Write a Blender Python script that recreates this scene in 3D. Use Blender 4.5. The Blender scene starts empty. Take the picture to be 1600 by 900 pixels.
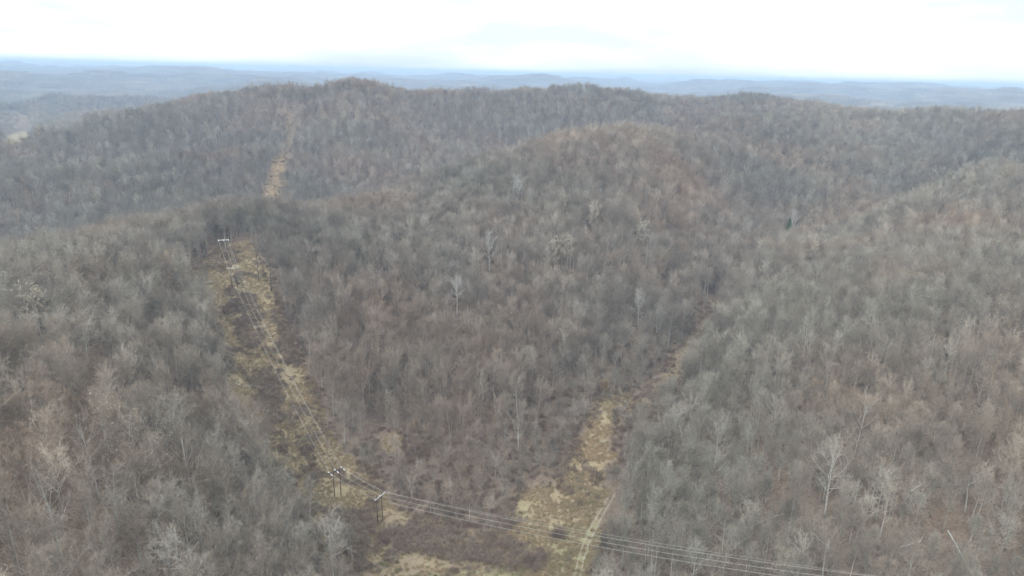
import bpy, math, random
import numpy as np
from mathutils import Matrix, Vector

scene = bpy.context.scene
C = scene.collection
R = math.radians
rng = np.random.default_rng(7)
random.seed(7)

# ------------------------------------------------------------------ camera
W0, H0, FPX = 1600.0, 900.0, 1081.0          # photo size, focal length in its pixels
PITCH, ROLL = R(17.22), R(1.43)
CAM = np.array((0.0, 0.0, 0.0))              # the drone hovers at height 0; the ground lies below
Fv = np.array((0, math.cos(PITCH), -math.sin(PITCH)))
r0 = np.array((1.0, 0, 0)); u0 = np.array((0, math.sin(PITCH), math.cos(PITCH)))
Rv = math.cos(ROLL) * r0 + math.sin(ROLL) * u0
Uv = -math.sin(ROLL) * r0 + math.cos(ROLL) * u0
cam_d = bpy.data.cameras.new('camera')
cam = bpy.data.objects.new('camera', cam_d); C.objects.link(cam)
M4 = Matrix.Identity(4)
for i in range(3):
    M4[i][0], M4[i][1], M4[i][2], M4[i][3] = Rv[i], Uv[i], -Fv[i], CAM[i]
cam.matrix_world = M4
cam_d.sensor_width = 36.0
cam_d.lens = 36.0 * FPX / W0
cam_d.clip_start = 1.0; cam_d.clip_end = 60000
scene.camera = cam

# ------------------------------------------------------------------ sky, sun, exposure
SUN_EL, SUN_AZ = R(42), R(205)               # overcast, brighter behind the camera
w = bpy.data.worlds.new('World'); scene.world = w; w.use_nodes = True
nt = w.node_tree; nt.nodes.clear()
def N(tree, typ, **kw):
    n = tree.nodes.new(typ)
    for k, v in kw.items():
        if k.startswith('i_'):
            key = k[2:]
            n.inputs[int(key) if key.isdigit() else key].default_value = v
        else: setattr(n, k, v)
    return n
out = N(nt, 'ShaderNodeOutputWorld'); bg = N(nt, 'ShaderNodeBackground'); bg.inputs['Strength'].default_value = 0.1
sky = N(nt, 'ShaderNodeTexSky', sky_type='NISHITA', sun_disc=False, sun_elevation=SUN_EL, sun_rotation=SUN_AZ)
tc = N(nt, 'ShaderNodeTexCoord'); mp = N(nt, 'ShaderNodeMapping'); mp.inputs['Scale'].default_value = (1.6, 1.6, 9.0)
nz = N(nt, 'ShaderNodeTexNoise'); nz.inputs['Scale'].default_value = 1.5; nz.inputs['Detail'].default_value = 7; nz.inputs['Roughness'].default_value = .55
cr = N(nt, 'ShaderNodeMapRange'); cr.inputs[1].default_value = .40; cr.inputs[2].default_value = .66; cr.inputs[3].default_value = .1; cr.inputs[4].default_value = .98
mix = N(nt, 'ShaderNodeMix', data_type='RGBA'); mix.inputs[7].default_value = (11.6, 11.9, 12.2, 1)
L = nt.links.new
L(tc.outputs['Generated'], mp.inputs['Vector']); L(mp.outputs[0], nz.inputs['Vector']); L(nz.outputs['Fac'], cr.inputs[0])
sz = N(nt, 'ShaderNodeSeparateXYZ'); L(tc.outputs['Generated'], sz.inputs[0])
up = N(nt, 'ShaderNodeMapRange'); up.inputs[1].default_value = .05; up.inputs[2].default_value = .8; L(sz.outputs[2], up.inputs[0])
dome = N(nt, 'ShaderNodeMix', data_type='RGBA'); dome.inputs[6].default_value = (7.8, 8.1, 8.3, 1); dome.inputs[7].default_value = (15.0, 15.2, 15.4, 1); L(up.outputs[0], dome.inputs[0]); L(dome.outputs[2], mix.inputs[7])
gl = N(nt, 'ShaderNodeMix', data_type='RGBA'); gl.inputs[0].default_value = .85; gl.inputs[7].default_value = (4.2, 4.8, 5.15, 1); L(sky.outputs[0], gl.inputs[6])
L(cr.outputs[0], mix.inputs[0]); L(gl.outputs[2], mix.inputs[6]); L(mix.outputs[2], bg.inputs['Color']); L(bg.outputs[0], out.inputs[0])
sun_d = bpy.data.lights.new('sun', 'SUN'); sun_d.energy = 0.9; sun_d.angle = R(14); sun_d.color = (1, .97, .92)
sun = bpy.data.objects.new('sun', sun_d); C.objects.link(sun)
sd = Vector((math.sin(SUN_AZ) * math.cos(SUN_EL), math.cos(SUN_AZ) * math.cos(SUN_EL), math.sin(SUN_EL)))
sun.rotation_euler = sd.to_track_quat('Z', 'Y').to_euler()
sun.location = (0, -40, 60)
vs = scene.view_settings
scene.display_settings.display_device = 'sRGB'
vs.view_transform = 'Standard'; vs.look = 'None'; vs.gamma = 1; vs.use_curve_mapping = False
vs.exposure = 1.0
HAZE = 2.0e-4
scene.cycles.use_denoising = True
scene.cycles.volume_bounces = 1
scene.cycles.max_bounces = 5; scene.cycles.diffuse_bounces = 2

# ------------------------------------------------------------------ terrain
def ray(px, py):
    d = FPX * Fv + (px - 800) * Rv - (py - 450) * Uv
    return d / np.linalg.norm(d)
def atz(px, py, z):  d = ray(px, py); return d * (z / d[2])
def atd(px, py, d0, dz=0): p = ray(px, py) * d0; return p + np.array((0, 0, dz))

CP = []
def g(px, py, z): CP.append(atz(px, py, z))                 # ground seen at this spot, at height z
def c(px, py, d0): CP.append(atd(px, py, d0, -22))          # canopy top seen there: ground is 22 m lower
def h(x, y, z): CP.append(np.array((x, y, z), float))       # ground that is out of sight
# power line cut up the left spur
for a in ((530,770,-147),(500,700,-144),(440,600,-137),(410,540,-128),(400,480,-118),(370,420,-105.5),(350,382,-98),(385,376,-97.5),(325,400,-101)): g(*a)
h(-172, 412, -97.5); h(-140, 420, -97); h(-190, 470, -106)
# creek bottom
for a in ((905,890,-150),(700,880,-150),(850,780,-149),(930,700,-147),(975,633,-145),(1040,590,-142),(1118,456,-143),(700,750,-148),(610,690,-145),(600,830,-149)): g(*a)
g(1236,368,-140); g(1180,405,-142)
# right slope
for a in ((1590,890,-118),(1400,890,-128),(1200,880,-140),(1060,880,-147),(1590,650,-110),(1300,620,-125),(1120,640,-138),(1590,500,-99),(1590,400,-95),(1590,320,-91),(1400,500,-109),(1200,500,-126),(1350,760,-126)): g(*a)
for a in ((1120,470,425),(1160,434,460),(1200,404,490),(1250,374,520),(1370,346,550),(1500,286,610),(1600,222,690)): c(*a)
# middle hill
for a in ((700,450,-119),(800,600,-140),(800,350,-99),(950,350,-101),(1050,300,-91),(1150,300,-103),(1180,245,-82),(1250,310,-114),(1400,262,-90),(1100,400,-122),(1000,400,-112),(560,400,-112),(600,560,-134),(480,520,-122),(950,480,-128),(640,330,-106),(560,340,-104)): g(*a)
for a in ((470,318,500),(560,290,540),(640,262,580),(740,238,610),(860,215,680),(980,202,760),(1100,188,900),(1190,186,1000)): c(*a)
# left slope
for a in ((20,880,-92),(200,880,-105),(400,880,-132),(20,700,-94),(200,700,-104),(370,700,-130),(20,550,-97),(200,560,-103),(330,560,-116),(20,460,-99),(200,450,-103),(310,430,-108)): g(*a)
for a in ((0,385,330),(110,368,380),(220,350,430),(330,330,450)): c(*a)
# hidden valley behind it, and the slopes beyond
for a in ((-480,430,-150),(-330,520,-160),(-200,600,-150),(-130,560,-128),(-480,560,-165)): h(*a)
for a in ((100,300,-136),(250,300,-138),(330,280,-130),(430,290,-125),(440,240,-101),(455,165,-58),(600,215,-82),(700,215,-94),(800,200,-88),(950,165,-58),(600,170,-58),(1300,250,-86),(1300,200,-68),(1500,260,-90),(1500,220,-76),(1200,210,-72)): g(*a)
for a in ((0,262,790),(200,245,790),(350,232,830)): c(*a)
for a in ((-330,880,-140),(-260,1330,-105),(-120,1330,-105),(0,1420,-95),(-560,880,-150),(-900,1250,-120),(-500,1350,-110)): h(*a)
for a in ((15,200,1000),(130,188,1040),(250,166,1080),(350,146,1060),(430,130,1040),(482,143,1030),(520,126,1040),(556,117,1050),(596,125,1050),(640,145,1040),(695,146,1070),(750,141,1120),(900,131,1160),(1050,148,1300),(1200,150,1300),(1400,172,1150),(1600,195,950)): c(*a)
for a in ((100,800,-128),(200,900,-125),(20,720,-124),(400,650,-118),(560,480,-128)): h(*a)
# round the drone and behind it
for a in ((0,60,-148),(60,-150,-155),(-150,40,-112),(-300,-100,-95),(-330,150,-92),(240,60,-128),(380,-100,-95),(430,160,-112),(0,-400,-150),(-500,250,-115),(520,330,-98),(700,600,-85),(-700,700,-140),(850,900,-90)): h(*a)
for ang in range(-180, 180, 20):
    h(1900*math.sin(R(ang)), 1900*math.cos(R(ang)), -105)
CP = np.array(CP)
def tps(r2): return np.where(r2 > 0, .5 * r2 * np.log(np.maximum(r2, 1e-9)), 0)
XY = CP[:, :2] / 500; n = len(XY)
d2 = ((XY[:, None] - XY[None]) ** 2).sum(-1)
A = np.zeros((n + 3, n + 3)); A[:n, :n] = tps(d2) + np.eye(n) * 2e-3
A[:n, n] = 1; A[:n, n+1:] = XY; A[n, :n] = 1; A[n+1:, :n] = XY.T
COEF = np.linalg.solve(A, np.concatenate((CP[:, 2], np.zeros(3))))

def _hash(ix, iy, s):
    k = (ix.astype(np.int64) * 374761393 + iy.astype(np.int64) * 668265263 + s * 974711) & 0x7fffffff
    k = ((k ^ (k >> 13)) * 1274126177) & 0x7fffffff
    return ((k ^ (k >> 16)) & 0xffff) / 65535.0
def vnoise(x, y, s=0):
    ix, iy = np.floor(x), np.floor(y); fx, fy = x - ix, y - iy
    fx = fx*fx*fx*(fx*(fx*6-15)+10); fy = fy*fy*fy*(fy*(fy*6-15)+10)
    a, b = _hash(ix, iy, s), _hash(ix+1, iy, s); c_, d_ = _hash(ix, iy+1, s), _hash(ix+1, iy+1, s)
    return (a + (b-a)*fx) * (1-fy) + (c_ + (d_-c_)*fx) * fy
def fbm(x, y, o=4, s=0):
    v = 0; a = .5; t = 0
    for i in range(o):
        v = v + a * vnoise(x*1.0 + 13.7*i, y + 7.1*i, s+i); t += a; a *= .5; x = x*2.03; y = y*2.03
    return v / t
def ridged(x, y, o=4, s=0):
    v = 0; a = .5; t = 0
    for i in range(o):
        k = 1 - np.abs(2*vnoise(x + 3.3*i, y + 9.2*i, s+i) - 1)
        v = v + a*k*k; t += a; a *= .5; x = x*2.1; y = y*2.1
    return v / t
def sstep(a, b, x): t = np.clip((x-a)/(b-a), 0, 1); return t*t*(3-2*t)
CREST_PX = np.array([0,50,130,200,250,300,350,400,430,480,510,556,600,640,700,760,820,860,900,940,1000,1050,1100,1150,1200,1250,1300,1350,1400,1450,1500,1600], float)
CREST_DZ = np.array([8,13,16,3,4,7,-5,-7,-10,-21,-13,-3,-4,-7,-2,13,29,14,4,-1,4,3,2,0,7,13,12,3,4,13,17,17], float)
CREST_AZ = np.array([math.atan2(*ray(p, 150)[:2]) for p in CREST_PX])
def ground(x, y):
    x = np.atleast_1d(np.asarray(x, float)); y = np.atleast_1d(np.asarray(y, float))
    r = np.hypot(x, y)
    q = np.stack((x, y), -1) / 500
    near = np.empty(len(x))
    for k in range(0, len(x), 20000):
        e2 = ((q[k:k+20000, None] - XY[None]) ** 2).sum(-1)
        near[k:k+20000] = tps(e2) @ COEF[:n] + COEF[n] + q[k:k+20000] @ COEF[n+1:]
    amp = .35*sstep(250, 420, r) + .65*sstep(420, 800, r)
    near = near + (ridged(x/150+5, y/150, 3, 3) - .45) * 16 * amp + (fbm(x/38, y/38, 3, 11) - .5) * (3 + 3*amp)
    near = near + np.interp(np.arctan2(x, y), CREST_AZ, CREST_DZ)*np.exp(-((r-1120)/150)**2)
    wx = x + 500*(fbm(x/1500, y/1500, 2, 50)-.5); wy = y + 500*(fbm(x/1500+9, y/1500, 2, 60)-.5)
    far = -214 + 112*ridged(wx/980, wy/980, 5, 21)**1.15 + 62*vnoise(wx/640+4, wy/640, 81)**1.5 + 58*fbm(x/3000, y/3000, 2, 33) + 38*sstep(2500, 8000, r) - 48*(1 - sstep(1800, 5000, r))
    # the drone is a little higher than the ridges all the way to the horizon
    t = sstep(1350, 2100, r)
    return near*(1-t) + far*t
def g1(x, y): return float(ground([x], [y])[0])
_TS = np.concatenate((np.arange(60, 700, 1.5), np.geomspace(700, 12000, 900)))
def hit(px, py):
    d = ray(px, py); P = d[None] * _TS[:, None]
    z = ground(P[:, 0], P[:, 1]); below = np.nonzero(P[:, 2] < z)[0]
    if len(below) == 0: return None
    i = below[0]; a = _TS[max(i-1, 0)]; b = _TS[i]
    for _ in range(12):
        m = .5*(a+b); p = d*m
        if p[2] < g1(p[0], p[1]): b = m
        else: a = m
    p = d*b; return np.array((p[0], p[1], g1(p[0], p[1])))

def crest(px, py, a=800, b=1500):
    "the hillside a line of sight meets, or else the crest it just clears"
    q = hit(px, py)
    if q is not None and np.hypot(q[0], q[1]) < b: return q
    d = ray(px, py); P = d[None]*np.linspace(a, b, 300)[:, None]; k = np.argmin(P[:, 2]-ground(P[:, 0], P[:, 1]))
    return np.array((P[k, 0], P[k, 1], g1(P[k, 0], P[k, 1])))
def in_poly(x, y, poly):
    ins = np.zeros(len(x), bool); j = len(poly)-1
    for i in range(len(poly)):
        xi, yi = poly[i]; xj, yj = poly[j]
        ins ^= ((yi > y) != (yj > y)) & (x < (xj-xi)*(y-yi)/(yj-yi+1e-12)+xi)
        j = i
    return ins
def poly_dist(x, y, poly, closed=True):
    dm = np.full(len(x), 1e9)
    P = list(poly) + ([poly[0]] if closed else [])
    for (ax, ay), (bx, by) in zip(P[:-1], P[1:]):
        vx, vy = bx-ax, by-ay; L2 = vx*vx+vy*vy+1e-9
        t = np.clip(((x-ax)*vx+(y-ay)*vy)/L2, 0, 1)
        dm = np.minimum(dm, np.hypot(x-ax-t*vx, y-ay-t*vy))
    return dm
def sdist(x, y, poly):
    d = poly_dist(x, y, poly); return np.where(in_poly(x, y, poly), -d, d)
def gpoly(pts):
    o = []
    for p in pts:
        q = hit(*p)
        if q is not None: o.append((q[0], q[1]))
    return o
# clearings, traced where they lie on the ground
CUT = gpoly([(318,408),(330,395),(345,386),(388,380),(400,400),(432,452),(445,500),(470,560),(505,640),(530,705),(575,735),(600,775),(595,810),(560,865),(515,865),(482,825),(468,785),(440,745),(408,705),(386,672),(374,632),(366,590),(348,540),(332,500),(308,455),(303,425)])

LANE = gpoly([(590,785),(640,800),(720,826),(800,842),(860,850),(915,864),(900,900),(925,985),(800,1010),(660,1010),(560,1000),(548,930),(575,830)])
FIELD = gpoly([(812,770),(850,758),(905,762),(935,790),(945,806),(935,830),(930,870),(925,905),(915,985),(840,985),(820,880),(800,850),(790,815)])
STRIP = gpoly([(945,620),(985,618),(985,640),(960,665),(955,690),(950,740),(935,790),(900,800),(868,775),(890,715),(910,680),(925,650)])
TRAIL = gpoly([(992,640),(1030,592),(1052,560),(1088,512),(1112,474),(1122,464),(1131,474),(1112,516),(1086,566),(1056,614),(1026,650),(1010,660)])
GLADE = gpoly([(585,680),(625,675),(640,700),(600,712)])
CUT2 = gpoly([(408,335),(422,285),(434,242),(449,241),(445,275),(436,335)])
CUT3 = gpoly([(442,262),(447,200),(451,166),(460,166),(458,200),(453,258)])
MEADOW = gpoly([(8,226),(12,218),(22,209),(32,205),(44,207),(45,219),(28,224)])
MROAD = gpoly([(0,174),(20,177),(38,181),(37,190),(42,204)])
_c = crest(1044, 166); REDROAD = [(_c[0]*f_+o_, _c[1]*f_) for f_, o_ in ((1.0, 1), (.97, -3), (.94, -4), (.91, 0), (.885, 6))]
CLEAR = [CUT, LANE, FIELD, STRIP, TRAIL, GLADE, CUT2, CUT3, MEADOW]
YOUNG = gpoly([(540,700),(600,665),(700,690),(820,660),(900,590),(1040,560),(1060,580),(1015,640),(985,700),(960,760),(945,820),(940,905),(570,905),(540,850)])
MCLEAR = gpoly([(2,266),(6,222),(0,178),(36,176),(50,203),(54,266)])
def young(x, y): return 1 - sstep(-6, 8, sdist(x, y, YOUNG) + (fbm(x/14, y/14, 2, 77)-.5)*14)
TRACK = gpoly([(899,930),(902,900),(905,885),(910,866),(917,846),(926,828),(934,812),(944,795)])
def clear_dist(x, y):
    d = np.full(len(x), 1e9)
    for p in CLEAR:
        if len(p) > 2: d = np.minimum(d, sdist(x, y, p))
    d = d + (fbm(x/9, y/9, 3, 70) - .5) * 9
    for p, w_ in ((MROAD, 9), (REDROAD, 8), (TRACK, 4.5)):
        d = np.minimum(d, poly_dist(x, y, p, False) - w_)
    return d

# ------------------------------------------------------------------ materials
def mat(name, rough=.9):
    m = bpy.data.materials.new(name); m.use_nodes = True
    b = m.node_tree.nodes['Principled BSDF']; b.inputs['Roughness'].default_value = rough
    b.inputs['Specular IOR Level'].default_value = .15
    return m, m.node_tree, b
def ramp(t, fac, stops):
    r = t.nodes.new('ShaderNodeValToRGB'); e = r.color_ramp.elements
    while len(e) < len(stops): e.new(.5)
    for k, (p, col) in zip(e, stops): k.position = p; k.color = (*col, 1)
    t.links.new(fac, r.inputs[0]); return r.outputs[0]
def noise(t, scale, detail=4, rough=.55, vec=None):
    k = t.nodes.new('ShaderNodeTexNoise'); k.inputs['Scale'].default_value = scale; k.inputs['Detail'].default_value = detail; k.inputs['Roughness'].default_value = rough
    if vec is None:
        q = t.nodes.get('GEO') or t.nodes.new('ShaderNodeNewGeometry'); q.name = 'GEO'; vec = q.outputs['Position']
    t.links.new(vec, k.inputs['Vector']); return k.outputs['Fac']
def mixc(t, fac, a, b, mode='MIX'):
    m = t.nodes.new('ShaderNodeMix'); m.data_type = 'RGBA'; m.blend_type = mode
    for s, i in ((fac, 0), (a, 6), (b, 7)):
        if hasattr(s, 'is_linked'): t.links.new(s, m.inputs[i])
        else: m.inputs[i].default_value = s if i == 0 else (*s, 1)
    return m.outputs[2]
def mathn(t, op, a, b=0, cl=False):
    m = t.nodes.new('ShaderNodeMath'); m.operation = op; m.use_clamp = cl
    for s, i in ((a, 0), (b, 1)):
        if hasattr(s, 'is_linked'): t.links.new(s, m.inputs[i])
        else: m.inputs[i].default_value = s
    return m.outputs[0]
def wood(name, stops, tintamt=.5, dark=1.0):
    """bark of many trees: each tree takes its own tone, and species change over the hills"""
    m, t, b = mat(name)
    oi = t.nodes.new('ShaderNodeObjectInfo')
    own = ramp(t, oi.outputs['Random'], stops)
    big = noise(t, .011, 3)
    zone = ramp(t, big, [(.34, (.88, .93, .92)), (.5, (1, 1, 1)), (.66, (1.14, 1.0, .92))])
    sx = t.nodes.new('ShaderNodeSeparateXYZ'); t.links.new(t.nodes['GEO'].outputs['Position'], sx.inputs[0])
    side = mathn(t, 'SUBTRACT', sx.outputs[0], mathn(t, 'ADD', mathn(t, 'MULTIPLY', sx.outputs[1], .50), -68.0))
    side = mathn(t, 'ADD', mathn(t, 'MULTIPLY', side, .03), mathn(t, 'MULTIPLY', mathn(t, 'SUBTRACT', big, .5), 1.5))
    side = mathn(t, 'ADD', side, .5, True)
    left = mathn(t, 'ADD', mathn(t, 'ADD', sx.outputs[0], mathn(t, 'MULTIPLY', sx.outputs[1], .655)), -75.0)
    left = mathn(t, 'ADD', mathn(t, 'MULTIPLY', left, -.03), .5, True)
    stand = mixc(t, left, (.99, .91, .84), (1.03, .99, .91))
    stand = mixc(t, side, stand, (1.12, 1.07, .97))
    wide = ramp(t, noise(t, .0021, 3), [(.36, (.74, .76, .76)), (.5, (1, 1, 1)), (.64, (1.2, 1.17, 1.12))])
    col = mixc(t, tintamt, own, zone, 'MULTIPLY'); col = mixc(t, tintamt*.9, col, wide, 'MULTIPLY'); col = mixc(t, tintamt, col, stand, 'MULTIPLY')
    fine = noise(t, 1.3, 3)
    f2 = ramp(t, fine, [(.3, (.78, .78, .78)), (.7, (1.2, 1.2, 1.2))])
    col = mixc(t, .8, col, f2, 'MULTIPLY')
    t.links.new(col, b.inputs['Base Color']); return m
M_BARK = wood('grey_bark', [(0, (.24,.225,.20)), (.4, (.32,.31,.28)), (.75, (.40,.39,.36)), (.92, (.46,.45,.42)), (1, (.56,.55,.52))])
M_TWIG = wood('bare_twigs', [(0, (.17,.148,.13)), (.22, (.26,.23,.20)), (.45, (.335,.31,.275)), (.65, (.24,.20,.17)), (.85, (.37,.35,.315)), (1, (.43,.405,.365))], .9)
M_WHITE = wood('white_bark', [(0, (.50,.49,.46)), (1, (.60,.59,.56))], .1)
M_LOG = wood('weathered_log', [(0, (.50,.49,.46)), (1, (.66,.65,.61))], .1)
M_PALELEAF = wood('dry_pale_leaves', [(0, (.50,.44,.34)), (.5, (.60,.55,.44)), (1, (.46,.36,.25))], .2)
M_RUST = wood('rust_leaves', [(0, (.30,.19,.11)), (1, (.36,.27,.15))], .2)
M_BRUSH = wood('bramble_stems', [(0, (.23,.165,.135)), (.5, (.29,.23,.19)), (1, (.34,.29,.24))], .4)
M_STRAW = wood('dry_grass_blades', [(0, (.45,.35,.225)), (.5, (.53,.43,.295)), (1, (.42,.345,.225))], .5)
M_GREEN = wood('green_grass_blades', [(0, (.29,.285,.16)), (1, (.37,.355,.21))], .5)
M_NEEDLE = wood('evergreen_needles', [(0, (.06,.11,.035)), (1, (.085,.14,.05))], .2)
def plain(name, col, rough=.7, var=.25, sc=2.0):
    m, t, b = mat(name, rough)
    f = ramp(t, noise(t, sc, 5), [(.3, tuple(k*(1-var) for k in col)), (.7, tuple(k*(1+var) for k in col))])
    t.links.new(f, b.inputs['Base Color']); return m
M_POLE = plain('creosoted_pole', (.11,.09,.072), .8, .3, 3)
M_ARM = plain('bleached_crossarm', (.50,.49,.46), .8, .12, 3)
M_INS = plain('white_porcelain', (.78,.79,.80), .3, .05, 3)
M_WIRE = plain('aluminium_wire', (.48,.47,.43), .5, .05, 1)
M_RUT = plain('pale_wheel_rut', (.31,.275,.21), .95, .35, .8)
M_DIRT = plain('orange_dirt', (.42,.27,.16), .95, .25, .2)
M_ROAD = plain('gravel_road', (.60,.57,.51), .95, .2, .2)
M_BWHITE = plain('white_siding', (.78,.78,.76), .6, .05, .1)
M_ROOF = plain('pale_metal_roof', (.60,.61,.62), .5, .08, .1)
M_GLASS = plain('dark_glass', (.05,.06,.07), .2, .1, .1)

def terrain_material():
    m, t, b = mat('leaf_litter_ground', .95)
    litter = ramp(t, noise(t, .35, 6, .65), [(.25, (.11,.083,.065)), (.45, (.165,.132,.105)), (.6, (.20,.163,.13)), (.8, (.25,.215,.175))])
    big = ramp(t, noise(t, .012, 4), [(.35, (.85,.85,.85)), (.65, (1.1,1.02,.95))])
    col = mixc(t, .8, litter, big, 'MULTIPLY')
    col = mixc(t, .9, col, ramp(t, noise(t, 1.4, 6, .75), [(.3, (.62,.62,.62)), (.5, (1,1,1)), (.7, (1.4,1.36,1.3))]), 'MULTIPLY')
    def attr(nm):
        a = t.nodes.new('ShaderNodeAttribute'); a.attribute_name = nm; return a.outputs['Fac']
    brk = noise(t, .16, 5, .6)
    straw = ramp(t, noise(t, .9, 7, .75), [(.25, (.15,.11,.075)), (.42, (.25,.20,.12)), (.6, (.345,.28,.18)), (.75, (.28,.235,.145))])
    green = ramp(t, noise(t, .5, 6, .7), [(.3, (.17,.16,.09)), (.55, (.26,.255,.145)), (.8, (.35,.32,.20))])
    dirt = ramp(t, noise(t, .3, 5), [(.3, (.27,.17,.10)), (.7, (.40,.28,.18))])
    gmask = mathn(t, 'MULTIPLY', mathn(t, 'ADD', attr('straw'), mathn(t, 'MULTIPLY', mathn(t, 'SUBTRACT', brk, .5), 1.4), True), 1)
    gmask = mathn(t, 'MULTIPLY', gmask, mathn(t, 'GREATER_THAN', attr('straw'), .02))
    col = mixc(t, gmask, col, straw)
    col = mixc(t, attr('green'), col, green)
    col = mixc(t, attr('dirt'), col, dirt)
    # beyond the modelled crowns the woods read as a rough grey mass
    wood_ = ramp(t, noise(t, .03, 8, .7), [(.3, (.09,.08,.07)), (.5, (.19,.175,.155)), (.7, (.28,.265,.24))])
    col = mixc(t, attr('wood'), col, wood_)
    t.links.new(col, b.inputs['Base Color'])
    bp = t.nodes.new('ShaderNodeBump'); bp.inputs['Strength'].default_value = .5; bp.inputs['Distance'].default_value = .4
    t.links.new(noise(t, .6, 5), bp.inputs['Height']); t.links.new(bp.outputs[0], b.inputs['Normal'])
    return m

# ------------------------------------------------------------------ object helpers
def link_mesh(name, V, F, mats, parent=None, midx=None, smooth=False):
    me = bpy.data.meshes.new(name)
    me.from_pydata([tuple(v) for v in V], [], [tuple(f) for f in F])
    for m in (mats if isinstance(mats, (list, tuple)) else [mats]): me.materials.append(m)
    if midx is not None: me.polygons.foreach_set('material_index', np.asarray(midx, np.int32))
    if smooth: me.polygons.foreach_set('use_smooth', np.ones(len(me.polygons), bool))
    me.update()
    o = bpy.data.objects.new(name, me)
    if parent is not False: C.objects.link(o)
    if parent: o.parent = parent
    return o
def tag(o, label=None, cat=None, group=None, kind=None):
    if label: o['label'] = label
    if cat: o['category'] = cat
    if group: o['group'] = group
    if kind: o['kind'] = kind
    return o
def empty(name, loc, rz=0):
    o = bpy.data.objects.new(name, None); o.empty_display_size = 1; C.objects.link(o)
    o.location = loc; o.rotation_euler = (0, 0, rz); return o

# ------------------------------------------------------------------ the ground, one sheet to the horizon
def build_terrain():
    rr = [0.5]
    while rr[-1] < 22000:
        r = rr[-1]; rr.append(r + (12 if r < 110 else max(2.6, r*.0085) if r < 2600 else r*.016))
    rr = np.array(rr)
    an = np.concatenate((np.arange(-180, -56, 4.0), np.arange(-56, 56, .42), np.arange(56, 180, 4.0)))
    na, nr = len(an), len(rr)
    RR, AA = np.meshgrid(rr, np.radians(an), indexing='ij')
    X = (RR*np.sin(AA)).ravel(); Y = (RR*np.cos(AA)).ravel(); Z = ground(X, Y)
    i = np.arange(nr-1)[:, None]*na; j = np.arange(na)[None]; jn = (j+1) % na
    Fq = np.stack((i+j, i+jn, i+na+jn, i+na+j), -1).reshape(-1, 4)[:, ::-1]
    me = bpy.data.meshes.new('hills')
    me.vertices.add(len(X)); me.vertices.foreach_set('co', np.stack((X, Y, Z), -1).ravel())
    me.loops.add(Fq.size); me.loops.foreach_set('vertex_index', Fq.ravel())
    me.polygons.add(len(Fq)); me.polygons.foreach_set('loop_start', np.arange(len(Fq))*4)
    me.update(calc_edges=True)
    me.polygons.foreach_set('use_smooth', np.ones(len(Fq), bool))
    def put(nm, v):
        a = me.attributes.new(nm, 'FLOAT', 'POINT'); a.data.foreach_set('value', np.clip(v, 0, 1).astype(np.float32))
    nzv = (fbm(X/7, Y/7, 3, 70)-.5)*8
    st = np.zeros(len(X))
    for p, k in ((CUT, 1), (LANE, .62), (FIELD, .95), (STRIP, 1), (TRAIL, .3), (GLADE, .5), (CUT2, 1), (CUT3, .55), (MEADOW, .9)):
        if len(p) > 2: st = np.maximum(st, k*(1-sstep(-2.5, 2.5, sdist(X, Y, p)+nzv)))
    put('straw', st)
    gr = np.zeros(len(X))
    for p, k in ((gpoly([(860,905),(850,862),(880,830),(925,812),(935,835),(915,905)]), .85), (gpoly([(640,905),(740,890),(800,885),(840,905)]), .7), (gpoly([(815,785),(835,775),(845,800),(825,808)]), .5), (gpoly([(930,625),(985,600),(985,622),(945,640)]), .6), (MEADOW, .35)):
        if len(p) > 2: gr = np.maximum(gr, k*(1-sstep(-3, 4, sdist(X, Y, p)+nzv)))
    put('green', gr)
    di = (1-sstep(-4, 4, sdist(X, Y, CUT2)+nzv))*.55
    put('dirt', di)
    put('wood', sstep(2300, 3200, np.hypot(X, Y)))
    me.materials.append(terrain_material())
    o = bpy.data.objects.new('hills', me); C.objects.link(o); tag(o, kind='structure')
build_terrain()
from mathutils.bvhtree import BVHTree
_me = bpy.data.objects['hills'].data
_vc = np.empty(len(_me.vertices)*3); _me.vertices.foreach_get('co', _vc); _vc = _vc.reshape(-1, 3)
_fc = np.empty(len(_me.polygons)*4, int); _me.polygons.foreach_get('vertices', _fc)
BVH = BVHTree.FromPolygons([tuple(v) for v in _vc], _fc.reshape(-1, 4).tolist())
def drop(x, y):
    q = BVH.ray_cast(Vector((x, y, 300)), Vector((0, 0, -1)))[0]
    return np.array((x, y, q.z if q else g1(x, y)))
def spot(px, py):
    q = BVH.ray_cast(Vector((0, 0, 0)), Vector(ray(px, py)))[0]
    return np.array(q) if q else None
def spot_under(px, py, hgt):
    "ground spot of a tree of this height whose top shows at px, py"
    d = ray(px, py); ts = np.geomspace(90, 1800, 1500); P = d[None]*ts[:, None]
    k = np.nonzero(P[:, 2]-ground(P[:, 0], P[:, 1]) < hgt)[0]; k = k[0] if len(k) else len(ts)-1
    return drop(P[k, 0], P[k, 1])
def project(P):
    P = np.asarray(P, float); z = P @ Fv; return 800+FPX*(P @ Rv)/z, 450-FPX*(P @ Uv)/z, z

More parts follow.
